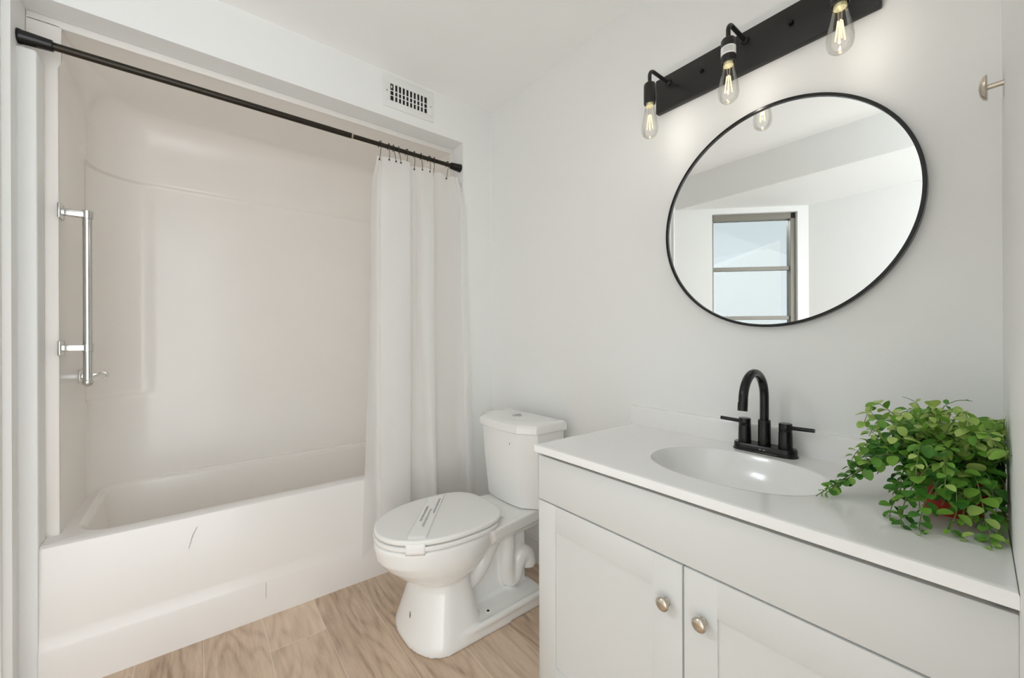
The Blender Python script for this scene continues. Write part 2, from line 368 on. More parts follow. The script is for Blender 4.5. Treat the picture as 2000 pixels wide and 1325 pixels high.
# shell: three walls, coved into a dome
SX0, SX1, SY0, SY1, SR = -0.379, 1.160, 2.02, 2.642, 0.21
def shell_plan():
    o = []
    nseg = 16
    for i in range(nseg): o.append((SX0, SY0 + (SY1 - SR - SY0) * i / nseg, 1, 0))
    for i in range(13): a = PI - i * PI / 2 / 12; o.append((SX0 + SR + SR * math.cos(a), SY1 - SR + SR * math.sin(a), -math.cos(a), -math.sin(a)))
    xs = [SX0 + SR + (SX1 - SX0 - 2 * SR) * i / 60 for i in range(1, 60)]
    o += [(x, SY1, 0, -1) for x in xs]
    for i in range(13): a = PI / 2 - i * PI / 2 / 12; o.append((SX1 - SR + SR * math.cos(a), SY1 - SR + SR * math.sin(a), -math.cos(a), -math.sin(a)))
    for i in range(1, nseg + 1): o.append((SX1, SY1 - SR + (SY0 - SY1 + SR) * i / nseg, -1, 0))
    return o
plan = shell_plan(); rows = []
def sm(t): t = max(0, min(1, t)); return t * t * (3 - 2 * t)
zs = [0.468, 0.52, 0.6, 0.7, 0.8, 0.855, 0.868, 0.876, 0.882, 0.90, 1.0, 1.2, 1.4, 1.6, 1.8, 1.875, 1.886, 1.891, 1.894, 1.898, 1.91, 1.98, 2.06]
cove = [(0.10 * (1 - math.cos(t * PI / 2 / 10)), 2.06 + 0.14 * math.sin(t * PI / 2 / 10)) for t in range(1, 11)]
for z, d0 in [(z, None) for z in zs] + [(z, d) for d, z in cove]:
    row = []
    for x, y, nx, ny in plan:
        if d0 is None:
            d = 0.008 * sm((z - 1.889) / 0.007) * sm((y - 2.20) / 0.2)
            niche = sm((z - 0.868) / 0.014) * sm((1.893 - z) / 0.006) * (1 - sm((x + 0.195) / 0.02)) * sm((y - SY1 + SR) / 0.03)
            d += 0.012 - 0.012 * niche if z < 1.893 else 0.012
            d += 0.012 * (1 - sm((z - 0.5) / 0.12)) * 0
        else: d = 0.020 + d0 * (1 if y > SY1 - SR else sm((y - 2.08) / (SY1 - SR - 2.08)))
        row.append((x + nx * d, y + ny * d, z))
    rows.append(row)
ymax = max(p_[1] for p_ in rows[-1]); xa = rows[-1][0][0]; xb = rows[-1][-1][0]
loft(b := NB(), rows, False, False, closed=False)
top = [bm_v for bm_v in b.verts if abs(bm_v.co.z - 2.2) < 1e-4]
b.faces.new(top)
# front flanges of the shell
for sgn, col, xw in ((1, 0, XL + 0.001), (-1, -1, XR - 0.0005)):
    st0 = [Vector(r_[col]) for r_ in rows]
    loft(b, [[Vector((xw, p_.y, p_.z)) for p_ in st0], [Vector((p_.x - sgn * 0.006, p_.y - 0.0, p_.z)) for p_ in st0], [Vector((p_.x - sgn * 0.001, p_.y + 0.003, p_.z)) for p_ in st0]], False, False, closed=False)
bx(b, (XL + 0.001, 2.02, 2.196), (XR - 0.0005, 2.032, 2.2215), 0.002)
obj('surround', b, M['almond'], tubt, 50)

# ------------------------------------------------------------------ shower rod
RY, RZ = 1.945, 2.090
rod = thing('shower_curtain_rod', 'dark bronze tension rod across the top of the bathtub', 'curtain rod', (XL + 0.001, RY, RZ))
b = NB(); tube(b, [(XL + 0.02, RY, RZ), (0.575, RY, RZ)], 0.0125, 20); obj('outer_tube', b, M['bronze'], rod)
b = NB(); tube(b, [(0.578, RY, RZ), (XR - 0.02, RY, RZ)], 0.0105, 20); obj('inner_tube', b, M['bronze'], rod)
b = NB(); tube(b, [(0.572, RY, RZ), (0.579, RY, RZ)], 0.0132, 20); obj('seam_collar', b, M['nickel'], rod)
for x0, s, ln in ((XL + 0.001, 1, 0.075), (XR - 0.001, -1, 0.06)):
    b = NB(); lathe(b, (x0, RY, RZ), (s, 0, 0), [(0.0225, 0), (0.0225, 0.006), (0.021, 0.010), (0.0175, ln - 0.003), (0.0165, ln), (0.012, ln)], 28); obj('end_cap', b, M['blackgloss'], rod)

# ------------------------------------------------------------------ shower curtain
TOPC = [(.697, 1.950), (.703, 1.945), (.712, 1.955), (.716, 1.945), (.722, 1.932), (.760, 1.926), (.848, 1.926), (.856, 1.935), (.850, 1.945), (.845, 1.950), (.855, 1.957), (.885, 1.957), (.905, 1.948), (.920, 1.937), (.950, 1.932), (.985, 1.936), (.995, 1.942), (.992, 1.950), (.995, 1.956), (1.010, 1.957), (1.036, 1.945), (1.078, 1.957), (1.105, 1.950), (1.125, 1.945), (1.130, 1.938), (1.140, 1.937), (1.150, 1.945)]
MIDC = [(.640, 1.900), (.660, 1.920), (.690, 1.932), (.700, 1.905), (.686, 1.882), (.748, 1.865), (.825, 1.875), (.838, 1.890), (.800, 1.915), (.760, 1.925), (.800, 1.938), (.876, 1.930), (.888, 1.905), (.901, 1.880), (.930, 1.872), (.962, 1.880), (.972, 1.895), (.945, 1.915), (.930, 1.925), (.975, 1.940), (1.021, 1.938), (1.100, 1.935), (1.148, 1.918), (1.170, 1.905), (1.140, 1.897), (1.155, 1.888), (1.183, 1.890)]
BOTC = [(.592, 1.868), (.630, 1.885), (.668, 1.900), (.690, 1.885), (.681, 1.860), (.738, 1.845), (.812, 1.856), (.822, 1.868), (.790, 1.885), (.760, 1.895), (.800, 1.902), (.870, 1.902), (.915, 1.895), (.940, 1.872), (.950, 1.852), (.962, 1.850), (.968, 1.862), (.958, 1.880), (.960, 1.895), (1.000, 1.903), (1.041, 1.903), (1.120, 1.902), (1.160, 1.896), (1.190, 1.890), (1.165, 1.883), (1.185, 1.873), (1.214, 1.874)]
UPC = [(m[0] * 0.75 + t[0] * 0.25, m[1] * 0.75 + t[1] * 0.25) for m, t in zip(MIDC, TOPC)]
LV = [(2.035, TOPC), (1.86, UPC), (1.25, MIDC), (0.13, BOTC)]
def crom(P_, t):
    n = len(P_) - 1; t = max(0, min(n - 1e-6, t)); i = int(t); f = t - i
    g = lambda k: P_[max(0, min(n, k))]
    r = []
    for a in range(2):
        p0, p1, p2, p3 = g(i - 1)[a], g(i)[a], g(i + 1)[a], g(i + 2)[a]
        r.append(0.5 * (2 * p1 + (p2 - p0) * f + (2 * p0 - 5 * p1 + 4 * p2 - p3) * f * f + (3 * p1 - p0 - 3 * p2 + p3) * f ** 3))
    return r
def cur(s, z):
    for (za, A), (zb, B) in zip(LV, LV[1:]):
        if z >= zb - 1e-9 or zb == LV[-1][0]:
            t = max(0, min(1.0, (za - z) / (za - zb))); t = t * t * (3 - 2 * t) * 0.4 + t * 0.6
            pa, pb = crom(A, s), crom(B, s)
            return pa[0] + (pb[0] - pa[0]) * t, pa[1] + (pb[1] - pa[1]) * t
b = NB(); NS, NZ = 260, 90; vv = []
hooks_s = []
for j in range(NZ + 1):
    row = []
    for i in range(NS + 1):
        s = 26.0 * i / NS
        top_z = 2.035 - 0.006 * (1 - math.cos(s * 2.2)) / 2; bot_z = 0.13 + 0.010 * math.sin(s * 0.8) + 0.02 * sm(s / 2)
        z = top_z + (bot_z - top_z) * (j / NZ)
        x, y = cur(s, z)
        y += 0.0025 * math.sin(z * 9 + s * 0.9) * math.sin(z * 3.3 + s * 0.4) * (j / NZ)
        lim = 1.9065 if z < 0.49 else min(1.9755, 1.9065 + (z - 0.49) * 0.2)
        if x > XR - 0.01: lim = min(lim, YB - 0.006)
        row.append(b.verts.new((x, min(y, lim), z)))
    vv.append(row)
for j in range(NZ):
    for i in range(NS): b.faces.new((vv[j][i], vv[j][i + 1], vv[j + 1][i + 1], vv[j + 1][i]))
tag(obj('shower_curtain', b, M['curtain'], smooth=180), 'white cloth shower curtain bunched at the right end of the bathtub', 'curtain')

# hooks
HX = [(0.708, 0.55, -0.004), (0.752, 1.95, 0.0), (0.776, 2.75, 0.003), (0.805, 3.3, 0.006), (0.846, 4.0, -0.002), (0.888, 4.75, 0.003), (0.925, 6.0, 0.002), (0.972, 6.7, -0.003), (1.002, 7.1, 0.004), (1.080, 9.0, -0.003)]
ORD = ['first', 'second', 'third', 'fourth', 'fifth', 'sixth', 'seventh', 'eighth', 'ninth', 'tenth']
def hook(k, x, s, tilt):
    s = min((abs(cur(q / 4, 2.03)[0] - x), q / 4) for q in range(105))[1]
    cx_, cy_ = cur(s, 2.02)
    t = thing('curtain_hook', '%s black curtain hook from the left on the shower rod' % ORD[k], 'curtain hook', (x, RY, RZ), 'black curtain hooks on the rod')
    b = NB()
    R_ = 0.0148
    pts = [Vector((x + tilt * math.sin(a), RY + R_ * math.sin(a), RZ + R_ * math.cos(a))) for a in [(-0.75 + 1.55 * i / 22) * PI for i in range(23)]]
    tube(b, pts, 0.0017, 8); obj('ring', b, M['black'], t)
    b = NB()
    e = Vector((cx_, cy_ - 0.004, 2.016))
    tube(b, [pts[0], (pts[0] + e) / 2 + Vector((0, -0.004, 0)), e], 0.0014, 8); obj('wire_arm', b, M['black'], t)
    b = NB(); bmesh.ops.create_uvsphere(b, u_segments=10, v_segments=8, radius=0.0042, matrix=Matrix.Translation(e)); obj('bead', b, M['blackgloss'], t)
    for a in (-0.5, 0.0, 0.5):
        b = NB(); bmesh.ops.create_uvsphere(b, u_segments=10, v_segments=8, radius=0.003, matrix=Matrix.Translation((x + tilt * math.sin(a), RY + R_ * math.sin(a), RZ + R_ * math.cos(a)))); obj('roller_ball', b, M['black'], t)
for k, (x, s, tl) in enumerate(HX): hook(k, x, s, tl)

# ------------------------------------------------------------------ grab bar on the left end wall
GX, GY = -0.297, 1.975
WX = SX0 + 0.012
gb = thing('grab_bar', 'chrome L shaped grab bar on the left wall of the bathtub', 'grab bar', (WX, 2.02, 1.1))
gy = 2.035; GX = -0.302
b = NB(); tube(b, [(GX, gy, 0.985), (GX, gy, 1.585)], 0.0125, 20); obj('upright_bar', b, M['chrome'], gb)
b = NB(); tube(b, [(GX, gy - 0.0, 0.990), (GX, 2.34, 0.990)], 0.0125, 20); obj('lower_bar', b, M['chrome'], gb)
b = NB(); bmesh.ops.create_uvsphere(b, u_segments=18, v_segments=12, radius=0.0155, matrix=Matrix.Translation((GX, gy, 0.986))); obj('corner_joint', b, M['chrome'], gb)
for z, yy in ((1.575, gy), (1.107, gy), (0.990, 2.33)):
    wx = WX
    b = NB(); bx(b, (wx - 0.002, yy - 0.013, z - 0.011), (GX + 0.002, yy + 0.013, z + 0.011), 0.003)
    mt = obj('mount_arm', b, M['chrome'], gb)
    b = NB(); bx(b, (wx - 0.003, yy - 0.028, z - 0.026), (wx + 0.006, yy + 0.028, z + 0.026), 0.004); obj('wall_plate', b, M['chrome'], mt)
    b = NB(); lathe(b, (GX, yy, z - 0.014), (0, 0, 1), [(0.0125, 0), (0.0155, 0.001), (0.0155, 0.027), (0.0125, 0.028)], 20) if yy < 2.2 else lathe(b, (GX, yy - 0.014, z), (0, 1, 0), [(0.0125, 0), (0.0155, 0.001), (0.0155, 0.027), (0.0125, 0.028)], 20)
    obj('clamp', b, M['chrome'], mt)

# ------------------------------------------------------------------ air register on the header
vt = thing('air_vent', 'white metal air register on the header wall over the bathtub', 'vent', (0.846, YB, 2.35))
vx0, vx1, vz0, vz1 = 0.712, 0.982, 2.271, 2.428
ox0, ox1, oz0, oz1 = 0.749, 0.944, 2.307, 2.389
b = NB()
bx(b, (vx0, YB - 0.006, vz0), (vx1, YB - 0.0003, oz0), 0.002); bx(b, (vx0, YB - 0.006, oz1), (vx1, YB - 0.0003, vz1), 0.002)
bx(b, (vx0, YB - 0.006, oz0 - 0.001), (ox0, YB - 0.0003, oz1 + 0.001), 0.0012); bx(b, (ox1, YB - 0.006, oz0 - 0.001), (vx1, YB - 0.0003, oz1 + 0.001), 0.0012)
obj('face_plate', b, M['vent'], vt)
b = NB(); bx(b, (ox0 - 0.002, YB - 0.0012, oz0 - 0.002), (ox1 + 0.002, YB - 0.0002, oz1 + 0.002)); obj('duct_shade', b, M['dark'], vt, 0)  # thin black sheet painted in for the shade inside the duct
for i in range(1, 10):
    x = ox0 + (ox1 - ox0) * i / 10
    b = NB(); bx(b, (x - 0.0042, YB - 0.0065, oz0), (x + 0.0042, YB - 0.0035, oz1), 0.0006); obj('louver', b, M['vent'], vt)
for z in (2.333, 2.356):
    b = NB(); bx(b, (ox0, YB - 0.0032, z - 0.0022), (ox1, YB - 0.0014, z + 0.0022)); obj('damper_blade', b, M['vent'], vt, 0)
for x in (0.731, 0.964):
    b = NB(); lathe(b, (x, YB - 0.006, 2.348), (0, -1, 0), [(0.0042, 0), (0.004, 0.0012), (0.0015, 0.0022)], 12); obj('screw', b, M['nickel'], vt)
b = NB(); bx(b, (0.752, YB - 0.010, 2.366), (0.757, YB - 0.004, 2.378), 0.001); obj('damper_lever', b, M['vent'], vt)

# ------------------------------------------------------------------ toilet
TC = 1.447
to = thing('toilet', 'white two piece toilet between the bathtub and the vanity', 'toilet', (0.85, TC, 0))
def egg(xf, xr, hw, z, xm=None, n=48, e=2.0, back=None):
    """plan outline: round nose at xf, tail at xr; widest at xm"""
    xm = xm if xm is not None else xf + (xr - xf) * 0.5; o = []
    eb = back or e
    for k in range(n):
        a = 2 * PI * k / n; c, s = math.cos(a), math.sin(a); ee = e if c < 0 else eb
        rx = (xm - xf) if c < 0 else (xr - xm)
        o.append((xm + rx * math.copysign(abs(c) ** (2 / ee), c), TC + hw * math.copysign(abs(s) ** (2 / ee), s), z))
    return o
b = NB()
# pedestal
loft(b, [egg(0.603, 0.90, 0.186, 0.0, 0.735, e=2.3, back=4), egg(0.604, 0.895, 0.185, 0.02, 0.735, e=2.3, back=4), egg(0.629, 0.870, 0.160, 0.10, 0.74, e=2.2, back=4), egg(0.656, 0.85, 0.134, 0.19, 0.748, e=2.1, back=4), egg(0.668, 0.85, 0.124, 0.27, 0.75, back=4)])
# bowl
loft(b, [egg(0.670, 0.86, 0.110, 0.210, 0.75), egg(0.625, 0.90, 0.143, 0.228, 0.75), egg(0.580, 0.94, 0.165, 0.255, 0.76), egg(0.540, 0.97, 0.181, 0.292, 0.77), egg(0.514, 0.985, 0.190, 0.325, 0.775), egg(0.507, 0.99, 0.193, 0.365, 0.78), egg(0.507, 0.99, 0.193, 0.384, 0.78), egg(0.516, 0.985, 0.186, 0.389, 0.78)])
# rear deck under the tank
def quad(xa, xb, ha, hb, z): return [(xa, TC - ha, z), (xb, TC - hb, z), (xb, TC + hb, z), (xa, TC + ha, z)]
loft(b, [quad(0.93, 1.20, 0.10, 0.08, 0.285), quad(0.92, 1.255, 0.165, 0.115, 0.335), quad(0.90, 1.265, 0.178, 0.125, 0.387)])
# rear core, foot slab with raised lip
bx(b, (0.80, TC - 0.060, 0.0), (1.17, TC + 0.060, 0.31), 0.02)
loft(b, [quad(0.78, 1.19, 0.187, 0.176, 0.0), quad(0.78, 1.19, 0.185, 0.174, 0.045), quad(0.78, 1.18, 0.178, 0.167, 0.052)])
for s in (-1, 1):
    tube(b, [(0.72, TC + s * 0.160, 0.044), (0.80, TC + s * 0.174, 0.045), (0.88, TC + s * 0.177, 0.046), (1.185, TC + s * 0.166, 0.046)], 0.013, 12)
    tw = [(0.83, 0.165), (0.875, 0.175), (0.92, 0.215), (0.965, 0.285), (1.005, 0.315), (1.04, 0.300), (1.05, 0.25), (1.047, 0.17), (1.055, 0.105), (1.085, 0.10), (1.10, 0.14), (1.13, 0.185), (1.16, 0.165), (1.172, 0.11)]
    c2 = []
    for i in range(len(tw) - 1):
        for f in range(4):
            g = lambda k: tw[max(0, min(len(tw) - 1, k))]
            t_ = f / 4; q_ = []
            for a in range(2):
                p0, p1, p2, p3 = g(i - 1)[a], g(i)[a], g(i + 1)[a], g(i + 2)[a]
                q_.append(0.5 * (2 * p1 + (p2 - p0) * t_ + (2 * p0 - 5 * p1 + 4 * p2 - p3) * t_ * t_ + (3 * p1 - p0 - 3 * p2 + p3) * t_ ** 3))
            c2.append(q_)
    tube(b, [(x, TC + s * 0.070, z) for x, z in c2], 0.036, 16)
bowl = obj('bowl', b, M['porcelain'], to)
voxel(bowl, 0.0055, 5, 0.5)
# seat ring, lid
def slab(name, xf, xr, hw, z0, z1, rr, m, dome=0.0, tail=3.2):
    b = NB(); rs = []
    for z, i in ((z0, rr * 0.8), (z0 + rr * 0.35, rr * 0.2), (z0 + rr * 0.8, 0), (z1 - rr, 0), (z1 - rr * 0.45, rr * 0.18), (z1 - rr * 0.1, rr * 0.7), (z1, rr * 1.5)):
        rs.append(egg(xf + i, xr - i, hw - i, z, 0.77, n=72, e=2.05, back=tail))
    for f in (0.75, 0.5, 0.25, 0.05):
        rs.append([(0.77 + (x - 0.77) * f, TC + (y - TC) * f, z1 + dome * (1 - f * f)) for x, y, z in rs[6]])
    loft(b, rs); return obj(name, b, m, to, 45)
slab('seat_ring', 0.506, 0.985, 0.194, 0.3925, 0.4085, 0.0035, M['seat'])
slab('seat_lid', 0.508, 0.995, 0.192, 0.4128, 0.432, 0.006, M['seat'], 0.004)
for s in (-1, 1):
    b = NB(); tube(b, [(0.992, TC + s * 0.062, 0.407), (0.992, TC + s * 0.105, 0.407)], 0.0125, 16); bx(b, (0.975, TC + s * 0.083 - 0.02, 0.389), (1.012, TC + s * 0.083 + 0.02, 0.400), 0.003); obj('hinge', b, M['seat'], to)
# tank: bowed front with angled corners
def tank_plan(xf, xb, hf, hb, z, bow=0.012, cr=0.02):
    pts = [(xb, -hb)]
    pts += [(xf + 0.085, -hb), (xf + 0.065, -hb + 0.003)]
    n = 10
    fr = [(xf + bow * ((i / n * 2 - 1) ** 2), -hf + 2 * hf * i / n) for i in range(n + 1)]
    pts += [(xf + bow + 0.004, -hf - 0.003), ] + fr + [(xf + bow + 0.004, hf + 0.003)]
    pts += [(xf + 0.065, hb - 0.003), (xf + 0.085, hb), (xb, hb)]
    return [(x, TC + 0.030 + y, z) for x, y in pts]
b = NB()
loft(b, [tank_plan(1.105, 1.28, 0.116, 0.178, 0.388), tank_plan(1.098, 1.285, 0.122, 0.184, 0.394), tank_plan(1.080, 1.292, 0.131, 0.198, 0.60), tank_plan(1.075, 1.295, 0.135, 0.203, 0.722)])
tk = obj('tank', b, M['porcelain'], to, 20)
b = NB()
loft(b, [tank_plan(1.066, 1.30, 0.137, 0.209, 0.7235), tank_plan(1.060, 1.303, 0.141, 0.213, 0.728), tank_plan(1.060, 1.303, 0.141, 0.213, 0.752), tank_plan(1.065, 1.30, 0.137, 0.209, 0.762), tank_plan(1.080, 1.29, 0.128, 0.198, 0.768), tank_plan(1.11, 1.26, 0.105, 0.16, 0.770)])
obj('tank_lid', b, M['porcelain'], to, 22)
b = NB(); lathe(b, (1.19, TC + 0.030, 0.769), (0, 0, 1), [(0.024, 0), (0.024, 0.003), (0.021, 0.005), (0.019, 0.005), (0.0185, 0.004), (0.0, 0.004)], 32)
fb = obj('flush_button', b, M['chrome'], to)
b = NB(); bx(b, (1.172, TC + 0.0292, 0.7731), (1.208, TC + 0.0308, 0.7736)); obj('button_split', b, M['dark'], fb, 0)
b = NB(); bx(b, (1.0800, 1.395, 0.668), (1.0858, 1.398, 0.676)); obj('tank_mark', b, M['ink'], to, 0)
b = NB(); lathe(b, (0.905, TC - 0.135, 0.0515), (0, 0, 1), [(0.013, 0), (0.012, 0.003), (0.008, 0.004)], 20); obj('bolt_seat', b, M['porcelain'], to)
b = NB(); lathe(b, (0.905, TC - 0.135, 0.0550), (0, 0, 1), [(0.006, 0), (0.006, 0.0012)], 16); obj('bolt_hole_shade', b, M['dark'], to)  # black disc drawn in for the shade down the hole
b = NB(); tube(b, [(0.6055, 1.375, 0.146), (0.602, 1.367, 0.137), (0.599, 1.362, 0.131)], [0.0012, 0.0028, 0.0012], 8); obj('chip_mark', b, M['ink'], to)

# paper sanitary band over the lid
pb = thing('paper_band', 'white printed paper band across the toilet lid', 'paper band', (0.73, 1.45, 0.437))
ZL = 0.4372
A = Vector((0.862, 1.645, 0)); B_ = Vector((0.594, 1.303, 0)); dv = (B_ - A).normalized(); nv = Vector((dv.y, -dv.x, 0)) * -1
def lidz(p_):   # top of the lid under a point, following its rounded rim
    ex_ = ((p_.x - 0.77) / (0.262 if p_.x < 0.77 else 0.225)); ey_ = (p_.y - TC) / 0.192
    return ex_ * ex_ + ey_ * ey_
b = NB(); rows = []
NW, NL = 8, 40
for i in range(NL + 1):
    row = []
    for k in range(NW + 1):
        p_ = A + dv * ((B_ - A).length * i / NL) + nv * (0.034 * (2 * k / NW - 1))
        rr = math.sqrt(lidz(p_))
        lim = 0.985
        c = Vector((0.77, TC, 0))
        if rr > lim: p_ = c + (p_ - c) * (lim / rr); rr = lim
        z = 0.4368 - 0.0022 * max(0, (rr - 0.6)) - (0.0085 * sm((rr - 0.90) / 0.09))
        row.append(Vector((p_.x, p_.y, z + 0.0006)))
    rows.append(row)
# down the front of lid and seat
last = rows[-1]
for dz, o_ in ((0.010, 0.006), (0.020, 0.0075), (0.035, 0.0075), (0.047, 0.006)):
    rows.append([p_ + Vector((-(0.77 - p_.x), (p_.y - TC), 0)).normalized() * o_ - Vector((0, 0, dz)) for p_ in last])
loft(b, rows, False, False, closed=False)
bs = obj('band', b, M['paper'], pb, 60)
md = bs.modifiers.new('t', 'SOLIDIFY'); md.thickness = 0.0005; md.offset = 1
# printed script lines on the band
random.seed(4)
for line, (off, t0, t1) in enumerate(((-0.014, 0.36, 0.68), (0.004, 0.42, 0.78), (0.022, 0.18, 0.52))):
    b = NB(); n = 90; pts = []
    for i in range(n + 1):
        t = t0 + (t1 - t0) * i / n
        w = 0.0062 * math.sin(i * 1.15) * (0.5 + 0.5 * random.random())
        p_ = A + dv * ((B_ - A).length * t) + nv * (off + w)
        pts.append(p_ + Vector((0, 0, 0.4386 - 0.0022 * max(0, math.sqrt(lidz(p_)) - 0.6))))
    tube(b, pts, 0.00045, 5); ln = obj('printed_line', b, M['ink'], bs)

# ------------------------------------------------------------------ vanity cabinet
CX, CY0, CY1 = 0.850, 0.0036, 0.948
va = thing('vanity_cabinet', 'white shaker vanity cabinet with two doors under the sink', 'cabinet', (1.10, 0.48, 0))
b = NB()
bx(b, (CX + 0.019, CY1 - 0.016, 0), (W - 0.013, CY1, 0.779), 0.001); bx(b, (CX + 0.019, CY0 + 0.02, 0), (W - 0.003, CY0 + 0.036, 0.779))
bx(b, (CX + 0.019, CY0 + 0.036, 0.085), (W - 0.003, CY1 - 0.016, 0.10)); bx(b, (CX + 0.05, CY0 + 0.036, 0.0), (CX + 0.065, CY1 - 0.016, 0.085))
bx(b, (CX + 0.019, CY0 + 0.02, 0.60), (CX + 0.034, CY1 - 0.001, 0.655)); bx(b, (CX + 0.019, 0.44, 0.1), (CX + 0.034, 0.50, 0.62))
bx(b, (CX + 0.019, CY0 + 0.02, 0.745), (CX + 0.034, CY1 - 0.001, 0.779))
obj('cabinet_body', b, M['cabinet'], va)
b = NB(); bx(b, (CX, CY0, 0.6302), (CX + 0.0185, CY1, 0.7665), 0.0015); obj('false_drawer_front', b, M['cabinet'], va)
def door(y0, y1, ky):
    z0, z1 = 0.060, 0.6258; st, rl = 0.073, 0.078
    b = NB()
    bx(b, (CX, y0, z0), (CX + 0.0185, y0 + st, z1), 0.0012); bx(b, (CX, y1 - st, z0), (CX + 0.0185, y1, z1), 0.0012)
    bx(b, (CX + 0.0002, y0 + st - 0.001, z1 - rl), (CX + 0.0183, y1 - st + 0.001, z1), 0.0008); bx(b, (CX + 0.0002, y0 + st - 0.001, z0), (CX + 0.0183, y1 - st + 0.001, z0 + rl), 0.0008)
    bx(b, (CX + 0.005, y0 + st - 0.002, z0 + rl - 0.002), (CX + 0.015, y1 - st + 0.002, z1 - rl + 0.002))
    d = obj('door', b, M['cabinet'], va)
    b = NB(); lathe(b, (CX, ky, 0.528), (-1, 0, 0), [(0.0085, 0), (0.0085, 0.002), (0.0065, 0.004), (0.0058, 0.009), (0.0072, 0.013), (0.0135, 0.0165), (0.0158, 0.019), (0.0155, 0.0215), (0.0125, 0.0245), (0.007, 0.0262), (0.0, 0.0268)], 32)
    obj('knob', b, M['nickel'], d); return d
door(0.4712, CY1, 0.508); door(CY0, 0.4668, 0.423)

# vanity top with moulded basin
vt_ = thing('bathroom_sink', 'glossy white sink top with integral oval basin on the vanity', 'sink', (1.08, 0.466, 0.78))
PT = [Vector((0.832, 0.0029, 0)), Vector((1.352, 0.0275, 0)), Vector((1.352, 0.948, 0)), Vector((0.832, 0.948, 0))]
C0 = Vector((1.082, 0.466, 0)); ZT = 0.8025
angs = sorted([2 * PI * k / 120 for k in range(120)] + [math.atan2((p_ - C0).y, (p_ - C0).x) % (2 * PI) for p_ in PT])
def outer(a):
    d = Vector((math.cos(a), math.sin(a), 0)); best = None
    for i in range(4):
        p_, q_ = PT[i], PT[(i + 1) % 4]; e_ = q_ - p_
        den = d.x * e_.y - d.y * e_.x
        if abs(den) < 1e-9: continue
        r_ = p_ - C0; t = (r_.x * e_.y - r_.y * e_.x) / den; u_ = (r_.x * d.y - r_.y * d.x) / den
        if t > 0 and -1e-6 <= u_ <= 1 + 1e-6 and (best is None or t < best): best = t
    return C0 + d * best
def rim(a, f, sx=0.153, sy=0.203, e=2.25):
    c, s = math.cos(a), math.sin(a)
    r_ = (abs(c / sx) ** e + abs(s / sy) ** e) ** (-1 / e)
    return Vector((C0.x + c * r_ * f, C0.y + s * r_ * f, 0))
def ring_o(inset, z): return [(lambda p_: Vector((p_.x + (C0.x - p_.x) * inset / 0.26, p_.y + (C0.y - p_.y) * inset / 0.46, z)))(outer(a)) for a in angs]
rs = [ring_o(0.0, 0.7805), ring_o(0.0, ZT - 0.004), ring_o(0.0012, ZT - 0.0012), ring_o(0.004, ZT), ring_o(0.012, ZT)]
for f in (1.06, 1.02): rs.append([rim(a, f) + Vector((0, 0, ZT)) for a in angs])
for f, dz in ((1.0, 0.001), (0.985, 0.006), (0.96, 0.017), (0.92, 0.036), (0.86, 0.060), (0.78, 0.080), (0.66, 0.096), (0.5, 0.106), (0.3, 0.112), (0.1, 0.115)):
    rs.append([rim(a, f) + Vector((0, 0, ZT - dz)) for a in angs])
b = NB(); loft(b, rs, False, True); obj('counter', b, M['marble'], vt_, 40)
b = NB()
pp = [(1.3345, 0.027), (1.3549, 0.028), (1.3549, 0.947), (1.3345, 0.947)]
loft(b, [[(x, y, ZT - 0.002) for x, y in pp], [(x, y, 0.864) for x, y in pp], [(x + (0.003 if x < 1.34 else 0), y, 0.870) for x, y in pp]]); obj('backsplash', b, M['marble'], vt_, 30)
b = NB(); lathe(b, (C0.x, C0.y, ZT - 0.1145), (0, 0, 1), [(0.022, 0), (0.022, 0.003), (0.018, 0.004), (0.012, 0.002)], 28); obj('drain', b, M['blackgloss'], vt_)

# ------------------------------------------------------------------ faucet
FX, FY = 1.292, 0.463
fa = thing('faucet', 'black two handle arc faucet on the sink top', 'faucet', (FX, FY, ZT))
b = NB()
def stadium(hx, hy, z, n=14):
    o = []
    for cy_, a0 in ((hy - hx, 0), (-(hy - hx), PI)):
        o += [(FX + hx * math.cos(a0 + i * PI / n), FY + cy_ + hx * math.sin(a0 + i * PI / n), z) for i in range(n + 1)]
    return o
loft(b, [stadium(0.029, 0.084, ZT), stadium(0.029, 0.084, ZT + 0.003), stadium(0.0265, 0.0815, ZT + 0.005), stadium(0.0265, 0.0815, ZT + 0.018), stadium(0.024, 0.079, ZT + 0.022)])
bp_ = obj('base_plate', b, M['blackgloss'], fa, 35)
b = NB(); bx(b, (FX - 0.0272, FY - 0.012, ZT + 0.011), (FX - 0.0262, FY - 0.004, ZT + 0.0125)); bx(b, (FX - 0.0272, FY + 0.000, ZT + 0.0105), (FX - 0.0262, FY + 0.004, ZT + 0.0135)); obj('engraved_mark', b, M['chrome'], bp_, 0)
b = NB(); lathe(b, (FX, FY, ZT + 0.020), (0, 0, 1), [(0.0165, 0), (0.0158, 0.072), (0.0148, 0.074)], 28)
bx_r = 0.071
pts = [(FX, FY, ZT + 0.08), (FX, FY, ZT + 0.12), (FX, FY, ZT + 0.155)] + [tuple(v_) for v_ in arc((FX - bx_r, FY, ZT + 0.162), bx_r, 0, PI * 1.0, 18, (1, 0, 0), (0, 0, 1))]
pts += [(FX - 2 * bx_r - 0.002, FY, ZT + 0.152), (FX - 2 * bx_r - 0.004, FY, ZT + 0.140)]
tube(b, pts, 0.0115, 24); lathe(b, (FX - 2 * bx_r - 0.0020, FY, ZT + 0.158), (-0.12, 0, -1), [(0.0122, 0), (0.0122, 0.022), (0.009, 0.022), (0.009, 0.019)], 24)
obj('spout', b, M['blackgloss'], fa, 35)
